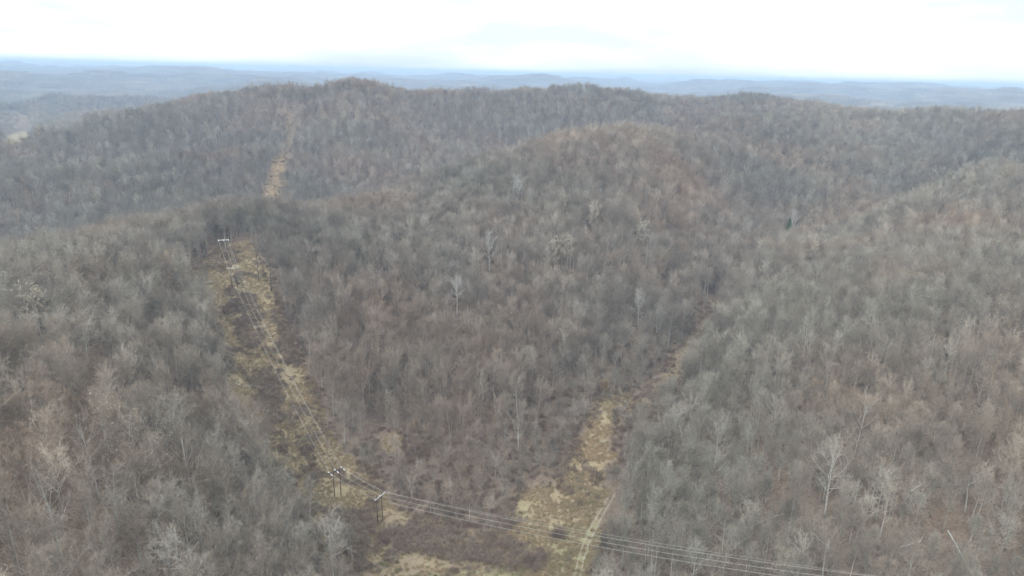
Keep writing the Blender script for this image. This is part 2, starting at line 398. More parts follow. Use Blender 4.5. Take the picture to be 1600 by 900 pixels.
# ------------------------------------------------------------------ bare trees
class MB:
    def __init__(s): s.V = []; s.F = []; s.M = []
    def tube(s, P, rad, sides=5, m=0):
        P = [np.asarray(p, float) for p in P]; base = len(s.V)
        for k, p in enumerate(P):
            d = P[min(k+1, len(P)-1)] - P[max(k-1, 0)]; d = d/(np.linalg.norm(d)+1e-9)
            a = np.cross(d, (0, 0, 1) if abs(d[2]) < .9 else (1, 0, 0)); a /= np.linalg.norm(a); b = np.cross(d, a)
            for q in range(sides):
                th = 2*math.pi*q/sides; s.V.append(p + rad[k]*(math.cos(th)*a + math.sin(th)*b))
        for k in range(len(P)-1):
            for q in range(sides):
                i0 = base+k*sides+q; i1 = base+k*sides+(q+1) % sides
                s.F.append((i0, i1, i1+sides, i0+sides)); s.M.append(m)
        s.F.append(tuple(base+q for q in range(sides))[::-1]); s.M.append(m)
        s.F.append(tuple(base+(len(P)-1)*sides+q for q in range(sides))); s.M.append(m)
    def sliver(s, p, d, wd, r, m=1):
        side = np.cross(d, r.normal(size=3)); side *= wd*.5/(np.linalg.norm(side)+1e-9)
        b = len(s.V); s.V += [p-side, p+side, p+d]; s.F.append((b, b+1, b+2)); s.M.append(m)
    def leaf(s, p, sz, r, m):
        a = r.normal(size=3); a /= np.linalg.norm(a); bb = np.cross(a, r.normal(size=3)); bb /= np.linalg.norm(bb)+1e-9
        b = len(s.V); s.V += [p-a*sz*.5, p+bb*sz*.3, p+a*sz*.5, p-bb*sz*.3]; s.F.append((b, b+1, b+2, b+3)); s.M.append(m)
    def box(s, lo, hi, m=0):
        b = len(s.V)
        for z in (lo[2], hi[2]):
            for x, y in ((lo[0], lo[1]), (hi[0], lo[1]), (hi[0], hi[1]), (lo[0], hi[1])): s.V.append((x, y, z))
        for f in ((0,3,2,1),(4,5,6,7),(0,1,5,4),(1,2,6,5),(2,3,7,6),(3,0,4,7)): s.F.append(tuple(b+k for k in f)); s.M.append(m)

def unit(v): return v/(np.linalg.norm(v)+1e-9)
def make_tree(seed, hgt, crad, lod, cbase=.42, stout=1.0, leaves=0.0, lmat=2, limb=1.0, vase=0.0):
    """a bare woodland tree: (trunk, crown) builders. lod 0 fine, 1 middle, 2 far"""
    r = np.random.default_rng(seed); T = MB(); K = MB()
    nl, nb, nt_, tw, tl, tv = ((18, 8, 9, .042, 1.1, 3), (17, 7, 9, .056, 1.15, 3), (16, 6, 9, .08, 1.2, 2))[lod]
    r0_ = hgt*.012*stout*(.85+.3*r.random()); lean = r.normal(size=2)*.03
    ns = 7 if lod == 0 else 4; TP = []; off = np.zeros(2)
    for k in range(ns+1):
        f = k/ns; off = off + r.normal(size=2)*hgt*.006
        TP.append(np.array((lean[0]*hgt*f+off[0]*f, lean[1]*hgt*f+off[1]*f, -.5+(hgt*.84+.5)*f)))
    rad = [r0_*(1.35 if k == 0 else 1)*(1-.86*(k/ns)**1.1) for k in range(ns+1)]
    T.tube(TP, rad, 6 if lod == 0 else 4 if lod == 1 else 3)
    def on_trunk(f):
        q = f*ns; k = min(int(q), ns-1); return TP[k]+(TP[k+1]-TP[k])*(q-k), rad[k]+(rad[k+1]-rad[k])*(q-k)
    az = r.random()*6.28
    for i in range(nl):
        f = cbase + (1-cbase)*((i+.5*r.random())/nl)**.9
        p, pr = on_trunk(min(f, .985)); az += 2.4+r.normal()*.35
        u = (f-cbase)/(1-cbase)
        el = R((22+34*u)*(1-vase)+(46+20*u)*vase+r.normal()*9)
        reach = crad*(.62+.38*math.sin(math.pi*min(1, .2+u*.62)))*(1-.22*u**3)*(.8+.4*r.random())
        ln = min(reach/max(math.cos(el), .42), hgt*.34)*(1-vase)+vase*hgt*.40*(1-.62*u)*(.8+.4*r.random())
        d = np.array((math.cos(az)*math.cos(el), math.sin(az)*math.cos(el), math.sin(el)))
        pts = [p]; cur = p; dd = d
        ks = 4 if lod == 0 else 3
        for k in range(ks):
            dd = unit(dd+np.array((0, 0, .16))+r.normal(size=3)*.13); cur = cur+dd*ln/ks; pts.append(cur)
        lr = [max(.022, limb*pr*.55*(1-.85*k/ks)) for k in range(ks+1)]
        K.tube(pts, lr, 3, 0)
        for jn in range(nb):
            q = (.22+.78*(jn+r.random())/nb)*ks; k = min(int(q), ks-1)
            bp = pts[k]+(pts[k+1]-pts[k])*(q-k); ax = unit(pts[k+1]-pts[k])
            bd = unit(ax*.75+r.normal(size=3)*.6+np.array((0, 0, .28))); bl = ln*.42*(.6+.6*r.random())
            mid = bp+bd*bl*.5; end = mid+unit(bd+r.normal(size=3)*.3+np.array((0, 0, .2)))*bl*.5
            bw = (.05, .05, .06)[lod]
            K.sliver(bp, mid-bp, bw*1.3, r, 0); K.sliver(mid, end-mid, bw, r, 0); K.sliver(bp, end-bp, bw, r, 0)
            for t_ in range(nt_):
                e = .15+.85*r.random(); tp = bp+(mid-bp)*e*2 if e < .5 else mid+(end-mid)*(e-.5)*2
                td = unit(bd*.55+r.normal(size=3)*.62+np.array((0, 0, .22)))*tl*(.5+.8*r.random())
                K.sliver(tp, td, tw*(.8+.5*r.random()), r, 1)
                for _ in range(tv-1):
                    K.sliver(tp+td*(.25+.5*r.random()), unit(td+r.normal(size=3)*.55*tl)*tl*.6*(.5+.7*r.random()), tw*.85, r, 1)
                if leaves and r.random() < leaves:
                    K.leaf(tp+td*(.3+.6*r.random()), (.34, .55, .9)[lod]*(.6+.7*r.random()), r, lmat)
    return T, K
def as_one(T, K, name, mats):
    V = list(T.V)+list(K.V); o = len(T.V)
    return link_mesh(name, V, T.F+[tuple(i+o for i in f) for f in K.F], mats, False, T.M+K.M)

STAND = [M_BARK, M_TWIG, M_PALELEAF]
SPEC = []                                     # (height, crown radius, crown base)
for k in range(8): SPEC.append((17.8+3.2*rng.random(), 3.9+1.3*rng.random(), .42+.14*rng.random()))
SPEC += [(12, 2.9, .26), (8.5, 2.4, .2), (14, 2.5, .32)]
protos = bpy.data.collections.new('bare_tree_kinds')
NEAR_TK = []
order = []
for lod in (0, 1, 2):
    for k, (hh, cr_, cb) in enumerate(SPEC):
        T, K = make_tree(100+k+40*lod if lod else 100+k, hh, cr_, lod, cb, vase=(0, .35, .8)[k % 3])
        if lod == 0: NEAR_TK.append((T, K))
        o = as_one(T, K, 'bare_tree_kind_%d%02d' % (lod, k), STAND); protos.objects.link(o); order.append(o)
NK = len(SPEC)
I_LEAF = len(order)
for lod in (0, 1, 2):                         # trees that have kept dry leaves
    for k in range(2):
        T, K = make_tree(300+k, 18+4*k, 4.0, lod, .3, 1, .22 if lod == 0 else .4)
        o = as_one(T, K, 'bare_tree_kind_3%d%d' % (lod, k), [M_BARK, M_TWIG, M_PALELEAF if k else M_RUST]); protos.objects.link(o); order.append(o)
I_PATCH = len(order)
for k in range(3):                            # far woods: a patch of small crowns
    r = np.random.default_rng(900+k); B = MB()
    for q in range(75):
        x, y = r.uniform(-45, 45, 2); hh = r.uniform(15, 23); cr_ = r.uniform(3, 5)
        B.sliver(np.array((x, y, -2)), np.array((0, 0, hh)), .9, r, 0)
        for s in range(26):
            v = unit(r.normal(size=3)); p = np.array((x, y, hh-5))+v*np.array((cr_, cr_, 4.5))*r.random()**.4
            B.sliver(p, unit(v+np.array((0, 0, .8))+r.normal(size=3)*.5)*r.uniform(2, 4), 1.0, r, 1)
    o = link_mesh('bare_tree_kind_90%d' % k, B.V, B.F, STAND, False, B.M); protos.objects.link(o); order.append(o)

# where single trees, logs and poles stand (the woods leave them room)
SYC = [(766,360,26,'wide white-limbed sycamore, brightest bare tree in the middle of the central hillside'),
       (714,430,24,'slim white sycamore with long bare trunk below the brightest one'),
       (1242,326,28,'white vase-shaped tree standing over the small green evergreen'),
       (1002,455,22,'small whitish forked tree near the creek bend on the central hillside'),
       (480,748,19,'low pale tree beside the power line cut, left of the two dark poles'),
       (66,716,24,'pale forked tree low on the hillside close to the left edge'),
       (615,640,17,'thin white sapling on the edge of the small straw glade'),
       (1352,620,24,'pale crooked tree alone halfway up the right hillside'),
       (812,640,19,'spreading pale tree with drooping limbs in the valley thicket'),
       (808,272,26,'small far whitish tree high on the central hillside'),
       (132,645,24,'pale tree with a straight trunk midway up the left hillside'),
       (1310,690,27,'leaning pale-trunked tree in the leaf-brown opening on the right hillside'),
       (786,712,17,'slender whitish tree in the thicket above the wires'),
       (1140,820,20,'pale forked tree above the wires on the right hillside'),
       (285,660,27,'tall pale trunk with fan-shaped crown on the lower left hillside'),
       (1172,345,24,'pale bare tree in the hollow left of the green evergreen')]
LEAFY = [(50,448,22,1,'round cream-leaved tree near the left edge'),(262,402,23,0,'yellow-brown leafy tree on the left hillside crest'),
         (868,374,23,1,'cream-leaved tree high on the central hillside, left of a pair'),(888,370,23,1,'cream-leaved tree high on the central hillside, right of a pair'),
         (998,328,24,1,'larger cream-leaved tree near the top of the central hillside'),(1008,345,23,1,'cream-leaved tree just below the larger one'),
         (880,306,23,1,'pale leafy tree above the pair on the central hillside'),(928,320,23,1,'lone pale leafy tree between the pair and the larger one'),
         (1214,236,23,1,'far cream-leaved tree on the upper right slope'),(1275,370,23,1,'pale yellowish leafy tree right of the evergreen'),
         (945,596,9,0,'low yellow-green leafy tree at the head of the straw strip'),(1036,396,22,0,'tan leafy tree on the slope above the creek')]
LOGS = [((201,836),(226,818),'bright bleached log tilted on the lower left hillside'),((160,534),(194,511),'white fallen trunk on the left hillside below the crest'),
        ((256,492),(286,508),'forked white fallen trunk left of the power line cut'),((1262,826),(1288,851),'long white log sloping down to a broken white stump'),
        ((1405,857),(1440,847),'curved white log near the bottom of the right hillside'),((1480,830),(1508,877),'steep straight white log nearest the right edge'),
        ((1421,769),(1447,753),'short white log beside a dark hole on the right hillside'),((312,443),(348,438),'white deadfall at the left side of the knoll clearing'),
        ((366,600),(392,607),'white fallen limb at the left rim of the power line cut'),((1200,812),(1226,803),'dull pale log in the woods right of the track'),
        ((500,815),(518,806),'bleached log beside the straw patch left of the poles'),((1502,762),(1535,752),'pale broken trunk high near the right edge'),
        ((412,640),(440,655),'thin white log beside the cut above the poles'),((590,430),(604,447),'pale fallen stem among grey crowns right of the knoll'),
        ((118,660),(128,690),'upright broken white snag on the left hillside')]
SYC_AT = [spot_under(a, b, hh) for a, b, hh, _ in SYC]
LEAF_AT = [spot_under(a, b, hh) for a, b, hh, _, _ in LEAFY]
LOG_AT = [(spot(*a), spot(*b)) for a, b, _ in LOGS]
EVER_AT = spot_under(1234, 345, 22)
EDGE_AT = [spot(424, 455), spot(405, 440)]
POLE_AT = {'P0': drop(-205, 520), 'P1': spot(352, 404), 'P2': spot(367, 449), 'P4': spot(528, 776), 'P5': spot(594, 817), 'P6': spot(1490, 985)}
def keep_clear(x, y):
    m = np.ones(len(x), bool)
    def away(p, rad, front=0):
        nonlocal m
        f = -np.array(p[:2])/np.hypot(p[0], p[1])
        dx, dy = x-p[0], y-p[1]; al = dx*f[0]+dy*f[1]; ac = np.abs(dx*f[1]-dy*f[0])
        m &= ~((np.hypot(dx, dy) < rad) | ((al > 0) & (al < front) & (ac < rad)))
    for p in SYC_AT: away(p, 5, 24 if np.linalg.norm(p) > 300 else 7)
    for p in LEAF_AT: away(p, 5, 20)
    for a, b in LOG_AT: away((a+b)/2, 3.2, 9)
    away(EVER_AT, 5.5, 30)
    away(spot(978, 634), 4, 16)
    for p in EDGE_AT: away(p, 4)
    for k_ in ('P4', 'P5', 'P6'): away(POLE_AT[k_], 5, 14)
    for k_ in ('P0', 'P1', 'P2'): away(POLE_AT[k_], 5, 10)
    return m
LINE = [POLE_AT[k_][:2] for k_ in ('P0', 'P1', 'P2', 'P4', 'P5', 'P6')]
def instancer(name, coll, P, rotz, scale, idx, tilt=None):
    me = bpy.data.meshes.new(name); me.vertices.add(len(P)); me.vertices.foreach_set('co', np.asarray(P, np.float32).ravel())
    a = me.attributes.new('turn', 'FLOAT_VECTOR', 'POINT')
    rot = np.zeros((len(P), 3), np.float32); rot[:, 2] = rotz
    if tilt is not None: rot[:, :2] = tilt
    a.data.foreach_set('vector', rot.ravel())
    a = me.attributes.new('size', 'FLOAT_VECTOR', 'POINT'); a.data.foreach_set('vector', np.asarray(scale, np.float32).ravel())
    a = me.attributes.new('sort', 'INT', 'POINT'); a.data.foreach_set('value', np.asarray(idx, np.int32))
    o = bpy.data.objects.new(name, me); C.objects.link(o)
    ng = bpy.data.node_groups.new(name+'_scatter', 'GeometryNodeTree')
    ng.interface.new_socket('Geometry', in_out='INPUT', socket_type='NodeSocketGeometry')
    ng.interface.new_socket('Geometry', in_out='OUTPUT', socket_type='NodeSocketGeometry')
    gi = ng.nodes.new('NodeGroupInput'); go = ng.nodes.new('NodeGroupOutput')
    ci = ng.nodes.new('GeometryNodeCollectionInfo'); ci.inputs['Collection'].default_value = coll
    ci.inputs['Separate Children'].default_value = True; ci.inputs['Reset Children'].default_value = True
    ip = ng.nodes.new('GeometryNodeInstanceOnPoints'); ip.inputs['Pick Instance'].default_value = True
    def na(nm, ty):
        k = ng.nodes.new('GeometryNodeInputNamedAttribute'); k.data_type = ty; k.inputs['Name'].default_value = nm
        return next(s for s in k.outputs if s.enabled and s.name == 'Attribute')
    l = ng.links.new
    l(gi.outputs[0], ip.inputs['Points']); l(ci.outputs[0], ip.inputs['Instance'])
    l(na('sort', 'INT'), ip.inputs['Instance Index']); l(na('turn', 'FLOAT_VECTOR'), ip.inputs['Rotation']); l(na('size', 'FLOAT_VECTOR'), ip.inputs['Scale'])
    l(ip.outputs[0], go.inputs[0])
    md = o.modifiers.new('scatter', 'NODES'); md.node_group = ng
    return o

def jgrid(step, r0_, r1_, amax, jit=.85):
    k = int(r1_/step)+1
    gx, gy = np.meshgrid(np.arange(-k, k+1), np.arange(-int(120/step), k+1))
    x = (gx.ravel()+(rng.random(gx.size)-.5)*jit)*step; y = (gy.ravel()+(rng.random(gx.size)-.5)*jit)*step
    r = np.hypot(x, y); a = np.degrees(np.abs(np.arctan2(x, y)))
    s = (r >= r0_) & (r < r1_) & ((a < amax) | (r < 170) & (y > -60)); return x[s], y[s]
TREES = []                                    # x, y, sort, sizexy, sizez
def grow(step, a, b, amax, lod, keep=1.0):
    x, y = jgrid(step, a, b, amax); cd = clear_dist(x, y)
    kp = np.where((x < -30) & (np.hypot(x, y) < 260), .82, keep)
    s = (cd > 2.0) & (rng.random(len(x)) < kp) & keep_clear(x, y)
    ld = poly_dist(x, y, LINE[3:], False); s &= (ld > 5)      # the wires' own lane
    x, y = x[s], y[s]
    k = rng.integers(0, 8, len(x))
    small = rng.random(len(x)) < .16; k = np.where(small, rng.integers(8, NK, len(x)), k)
    idx = lod*NK+k
    # dry-leaved trees grow in loose patches
    lp = fbm(x/55, y/55, 3, 90)
    lf = rng.random(len(x)) < np.where(lp > .60, .12, .012)
    idx = np.where(lf, I_LEAF+lod*2+(rng.random(len(x)) < .5), idx)
    sc = .84+.36*rng.random(len(x))
    st = .84+.28*fbm(x/60, y/60, 2, 95)
    yg = young(x, y); st = st*(1-.5*yg); sc = sc*(1-.38*yg); mc = 1-sstep(-5, 12, sdist(x, y, MCLEAR)); st = st*(1-.62*mc); sc = sc*(1-.15*mc)
    rs = sstep(0, 50, x-(.5*y-60))*(1-sstep(500, 800, np.hypot(x, y))); st = st*(1-.16*rs); sc = sc*(1-.24*rs)
    return np.stack((x, y, idx, sc, sc*st if lod > 2 else st*(.9+.2*rng.random(len(x)))), -1)
parts = [grow(5.6, 75, 620, 54, 0), grow(6.4, 620, 1150, 48, 1), grow(7.4, 1150, 2800, 43, 2)]
# saplings under and between the crowns of the near slopes
x, y = jgrid(5.2, 75, 420, 50); cd = clear_dist(x, y); s = (cd > 1) & (rng.random(len(x)) < np.where(x > .5*y-60, .25, .4)) & keep_clear(x, y); x, y = x[s], y[s]
sc = .35+.5*rng.random(len(x)); parts.append(np.stack((x, y, 8+rng.integers(0, 3, len(x)), sc, sc), -1))
x, y = jgrid(52, 2800, 9500, 44); pt = np.stack((x, y, I_PATCH+rng.integers(0, 3, len(x)), np.full(len(x), 1.), .9+.3*rng.random(len(x))), -1); parts.append(pt)
TR = np.concatenate(parts); TR = np.concatenate((TR, ground(TR[:, 0], TR[:, 1])[:, None]), 1)

# the 300 that show largest stand as trees of their own
mid = TR[:, [0, 1, 5]].copy(); mid[:, 2] += 12
pxx, pyy, pzz = project(mid)
HT = np.array([s[0] for s in SPEC])
can = (TR[:, 2] < 8) & (pzz > 50) & (pxx > 5) & (pxx < 1595) & (pyy > 150) & (pyy < 893)
dist = np.linalg.norm(mid, axis=1)
cand = np.nonzero(can)[0]; cand = cand[np.argsort(dist[cand])][:285]
own = np.zeros(len(TR), bool); own[cand] = True

near_mesh = []
for k in range(8):
    T, K = NEAR_TK[k]
    near_mesh.append((T, K))
tree_data = {}
def near_tree(k, x, y, z, rz, sxy, sz, label, group, name='bare_tree'):
    o = empty(name, (x, y, z), rz); o.scale = (sxy, sxy, sz)
    tag(o, label, 'tree', group)
    if k not in tree_data:
        T, K = near_mesh[k]
        a = link_mesh('trunk', T.V, T.F, [M_BARK], o, None, True); b = link_mesh('crown', K.V, K.F, [M_BARK, M_TWIG], o, K.M)
        tree_data[k] = (a, b)
    else:
        for s in tree_data[k]:
            q = s.copy(); C.objects.link(q); q.parent = o
    return o
MARKS = [(201,836,'the bright tilted log'),(68,745,'the pale forked tree by the left edge'),(290,730,'the fan-crowned pale trunk'),(480,780,'the low pale tree by the cut'),
         (1275,845,'the long log with broken stump'),(1422,852,'the curved white log'),(1495,855,'the steep straight log'),(1435,760,'the short log by the dark hole'),
         (1310,740,'the leaning pale trunk'),(1355,660,'the crooked pale tree'),(1140,870,'the forked tree above the wires'),(1213,807,'the dull pale log'),(910,870,'the rutted track'),(1520,757,'the broken trunk by the right edge'),
         (528,775,'the two dark poles'),(400,610,'the cut\'s left rim'),(150,690,'the straight pale trunk'),(700,845,'the long wires')]
def mark_label(px, py, k, sz):
    tall = 'tall' if SPEC[k][0]*sz > 26.5 else 'middling' if SPEC[k][0]*sz > 23 else 'shorter'
    hab = 'broad' if SPEC[k][1] > 4.6 else 'slender'
    q = min(MARKS, key=lambda m: math.hypot(m[0]-px, m[1]-py)); dx, dy = px-q[0], py-q[1]
    if math.hypot(dx, dy) < 30: w_ = 'right beside'
    elif abs(dx) > abs(dy): w_ = 'to the left of' if dx < 0 else 'to the right of'
    else: w_ = 'uphill of' if dy < 0 else 'downhill of'
    return '%s %s bare tree %s %s' % (tall, hab, w_, q[2])
for i in cand:
    x, y, k, sxy, sz, z = TR[i]; k = int(k)
    near_tree(k, x, y, z, rng.random()*6.28, sxy, sz, mark_label(pxx[i], pyy[i], k, sz), 'near bare trees of the woods')
rest = TR[~own]
rotz = rng.random(len(rest))*6.28
forest = instancer('forest', protos, rest[:, [0, 1, 5]], rotz, rest[:, [3, 3, 4]], rest[:, 2].astype(int), rng.normal(size=(len(rest), 2))*.025)
tag(forest, 'grey brown leafless woodland covering every hillside to the horizon', 'forest', kind='stuff')
print('trees', len(rest), len(cand))

# ------------------------------------------------------------------ single trees that stand out
M_PTWIG = wood('pale_twigs', [(0, (.38,.37,.34)), (1, (.46,.45,.42))], .2)
M_PALE = wood('pale_bark', [(0, (.40,.39,.36)), (1, (.50,.49,.46))], .1)
M_DTWIG = wood('dark_twigs', [(0, (.15,.135,.12)), (1, (.19,.175,.16))], .3)
M_DBARK = wood('dark_bark', [(0, (.13,.115,.10)), (1, (.17,.155,.14))], .2)
def special(name, p, hgt, crad, seed, label, bark, twig, leafmat=None, leaves=0, cbase=.3, stout=1.0, limb=1.0, lod=0, group=None, vase=0.0):
    o = empty(name, tuple(p)); tag(o, label, 'tree', group)
    T, K = make_tree(seed, hgt, crad, lod, cbase, stout, leaves, 2, limb, vase)
    link_mesh('trunk', T.V, T.F, [bark], o, None, True)
    K2 = [m for m in K.M]
    bi = [i for i, m in enumerate(K2) if m != 2]; li = [i for i, m in enumerate(K2) if m == 2]
    def sub(ix):
        vv = sorted({v for i in ix for v in K.F[i]}); mp_ = {v: j for j, v in enumerate(vv)}
        return [K.V[v] for v in vv], [tuple(mp_[v] for v in K.F[i]) for i in ix]
    V_, F_ = sub(bi); link_mesh('crown', V_, F_, [bark, twig], o, [K2[i] for i in bi])
    if li:
        V_, F_ = sub(li); link_mesh('leaves', V_, F_, [leafmat], o)
    return o
for k, (a, b, hh, lab) in enumerate(SYC):
    far = np.linalg.norm(SYC_AT[k]); bright = k in (0, 1, 2)
    special('white_sycamore', SYC_AT[k], hh, hh*(.21 if k not in (1, 6, 12) else .12), 500+k, lab, M_WHITE if bright else M_PALE, M_PTWIG if bright or k in (3, 9, 15) else M_TWIG, None, 0, .3 if k not in (1, 6) else .5, 1.0 if bright else .9, 1.45 if bright else 1.0, vase=.9 if k in (0, 2, 4, 5, 8, 13, 14) else .3)
for k, (a, b, hh, pal, lab) in enumerate(LEAFY):
    special('leafy_tree', LEAF_AT[k], hh, hh*.21, 600+k, lab, M_BARK, M_TWIG, M_PALELEAF if pal else M_RUST, .6, .4, 1, 1, 1)
special('bare_tree', EDGE_AT[0], 28, 7.5, 700, 'big dark bare tree standing at the right rim of the knoll clearing', M_DBARK, M_DTWIG, cbase=.38, stout=1.0)
special('bare_tree', EDGE_AT[1], 25, 6, 701, 'dark bare tree just behind the big one at the knoll clearing', M_DBARK, M_DTWIG, cbase=.36, stout=.8)
def evergreen(p, hgt, rad_, label):
    r = np.random.default_rng(5); o = empty('evergreen_tree', tuple(p)); tag(o, label, 'tree')
    T = MB(); T.tube([(0, 0, -.4), (0, 0, hgt*.5), (.1, 0, hgt*.95)], [.22, .15, .03], 6); link_mesh('trunk', T.V, T.F, [M_DBARK], o)
    K = MB()
    for _ in range(5200):
        f = r.random()**.8; rr_ = rad_*(1-f)**.7*(.75+.4*math.sin(9*f+3*r.random())); th = r.random()*6.28
        q = r.random()**.5*rr_; pos = np.array((q*math.cos(th), q*math.sin(th), hgt*(.08+.92*f)))
        K.leaf(pos, .55*(.6+.7*r.random()), r, 0)
    link_mesh('crown', K.V, K.F, [M_NEEDLE], o)
evergreen(EVER_AT, 25, 5.4, 'small dark green evergreen, the only green tree, in the hollow on the right')

# fallen and broken white trunks
def log(a, b, label, seed):
    r = np.random.default_rng(seed); B = MB(); n_ = 6; mid_ = (a+b)/2
    pts = []
    for k in range(n_+1):
        p = a+(b-a)*k/n_; q = drop(p[0], p[1]); pts.append(q+np.array((0, 0, .28))+r.normal(size=3)*(.12, .12, .03)-mid_)
    B.tube(pts, [.23*(1-.6*k/n_) for k in range(n_+1)], 7)
    o = link_mesh('fallen_log', B.V, B.F, [M_LOG], None, None, True); o.location = tuple(mid_)
    tag(o, label, 'log', 'bleached fallen trunks in the woods')
    L_ = MB()
    for k in range(4):
        q = pts[2+k]; d = unit(np.array((r.normal(), r.normal(), .9+.4*r.random())))*r.uniform(1.2, 3); L_.tube([q, q+d*.5+r.normal(size=3)*.1, q+d], [.09, .06, .02], 4)
    link_mesh('branch', L_.V, L_.F, [M_LOG], o)
for k, ((a, b), (_, _, lab)) in enumerate(zip(LOG_AT, LOGS)):
    if k == 14:
        o = empty('broken_snag', tuple(b)); tag(o, lab, 'snag'); T = MB(); T.tube([(0, 0, -.3), (.2, .1, 4), (.5, .1, 8.5)], [.34, .28, .16], 7); link_mesh('trunk', T.V, T.F, [M_LOG], o, None, True)
        T = MB(); T.tube([(.3, .1, 6), (1.2, .3, 7.6)], [.12, .04], 5); link_mesh('branch', T.V, T.F, [M_LOG], o)
    else: log(a, b, lab, 40+k)
p = spot(1292, 862); o = empty('broken_stump', tuple(p)); tag(o, 'broken white stump at the lower end of the long white log', 'stump')
T = MB(); T.tube([(0, 0, -.3), (.1, 0, 1.6), (.15, .1, 3.6)], [.5, .42, .34], 8); link_mesh('trunk', T.V, T.F, [M_LOG], o, None, True)
T = MB(); T.tube([(.1, 0, 3.3), (-.1, .1, 4.6)], [.22, .05], 5); link_mesh('splinter', T.V, T.F, [M_LOG], o)

# ------------------------------------------------------------------ power line
ARM = {}
def hframe(p, ang, label, dead=False, hgt=11.0, nm_=''):
    o = empty('utility_pole', tuple(p), ang); tag(o, label, 'utility pole', 'two-legged wooden poles of the power line')
    for sx in (-1.3, 1.3):
        q = o.matrix_basis @ Vector((sx, 0, 0)); gz = drop(q.x, q.y)[2]-p[2]
        T = MB(); T.tube([(sx, 0, gz-.4), (sx, 0, hgt*.5), (sx, 0, hgt+.6)], [.17, .15, .13], 10); link_mesh('pole', T.V, T.F, [M_POLE], o, None, True)
    for sy in ((-.24, .24) if dead else (.25,)):
        B = MB(); B.box((-2.75, sy-.1, hgt-.62), (2.75, sy+.1, hgt-.30)); link_mesh('crossarm', B.V, B.F, [M_POLE if dead and nm_ == 'P4' else M_ARM], o)
    B = MB(); B.tube([(-1.3, -.1, hgt-3.2), (1.3, -.1, hgt-1.1)], [.07, .07], 5); B.tube([(1.3, -.13, hgt-3.2), (-1.3, -.13, hgt-1.1)], [.07, .07], 5); link_mesh('brace', B.V, B.F, [M_POLE], o)
    for sx in (-2.5, 0, 2.5):
        T = MB()
        if dead:
            for sy in (-1, 1):
                T.tube([(sx, sy*.42, hgt-.46), (sx, sy*1.55, hgt-.62)], [.05, .05], 6)
                for k in range(6): yy = sy*(.5+.18*k); T.tube([(sx, yy-.045, hgt-.47-.025*k), (sx, yy+.045, hgt-.47-.025*k)], [.17, .17], 10)
        else:
            T.tube([(sx, .25, hgt-.30), (sx, .25, hgt-.02)], [.08, .07], 8)
            for k in range(3): T.tube([(sx, .25, hgt-.22+.1*k), (sx, .25, hgt-.17+.1*k)], [.20-.02*k, .20-.02*k], 10)
        link_mesh('insulator', T.V, T.F, [M_INS], o, None, True)
    z0 = hgt-.62 if dead else hgt+.05
    pts = [(-2.5, .25, z0), (0, .25, z0), (2.5, .25, z0), (-1.3, 0, hgt+.62)]
    if dead: pts = [(-2.5, 0, z0), (0, 0, z0), (2.5, 0, z0), (-1.3, 0, hgt+.62)]
    bpy.context.view_layer.update()
    return [np.array(o.matrix_world @ Vector(q)) for q in pts]
names = ['P0', 'P1', 'P2', 'P4', 'P5', 'P6']
labs = {'P0': 'far two-legged pole beyond the knoll with only its pale crossarm above the trees', 'P1': 'two-legged pole at the top of the knoll clearing',
        'P2': 'two-legged pole with white crossarm just below the top of the knoll clearing', 'P4': 'pair of dark poles with white insulators in straw at the cut\'s foot',
        'P5': 'two-legged pole with slanting white crossarm where the wires turn toward the track', 'P6': 'two-legged pole on the right hillside below the bottom edge'}
ATT = []
for k, nm in enumerate(names):
    p = POLE_AT[nm]
    d = np.zeros(2)
    for j in (k-1, k+1):
        if 0 <= j < len(names): v = (POLE_AT[names[j]]-p)[:2]*(1 if j > k else -1); d += v/np.linalg.norm(v)
    ATT.append(hframe(p, math.atan2(d[1], d[0])-math.pi/2, labs[nm], nm in ('P4', 'P1'), 11.0, nm))
spans = ['over the far side of the knoll', 'between the two knoll poles', 'down the power line cut', 'between the dark pole pair and the slanting-crossarm pole', 'from the slanting-crossarm pole over the track']
SAG = [2.5, .3, 4.0, .3, 3.2]
for k in range(len(names)-1):
    for q in range(4):
        a, b = ATT[k][q], ATT[k+1][q]
        P = [a+(b-a)*t+np.array((0, 0, -SAG[k]*(.6 if q == 3 else 1)*4*t*(1-t))) for t in np.linspace(0, 1, 25)]
        B = MB(); B.tube([v-a for v in P], [.04 if q < 3 else .025]*25, 5)
        o = link_mesh('power_wire', B.V, B.F, [M_WIRE], None, None, True); o.location = tuple(a)
        tag(o, ('thin upper ground wire ' if q == 3 else 'thin pale power wire ')+spans[k], 'wire', 'power wires '+spans[k])
        if k == 2 and q == 0: SB0 = P[8]
        if k == 2 and q == 2:
            B = MB(); d = P[8]-SB0; B.tube([-d*.12, d*.5, d*1.12], [.09, .09, .09], 6)
            o = link_mesh('spacer_bar', B.V, B.F, [M_ARM], None); o.location = tuple(SB0+np.array((0, 0, .13))); tag(o, 'short pale spacer bar lying across the wires below the knoll', 'spacer bar')

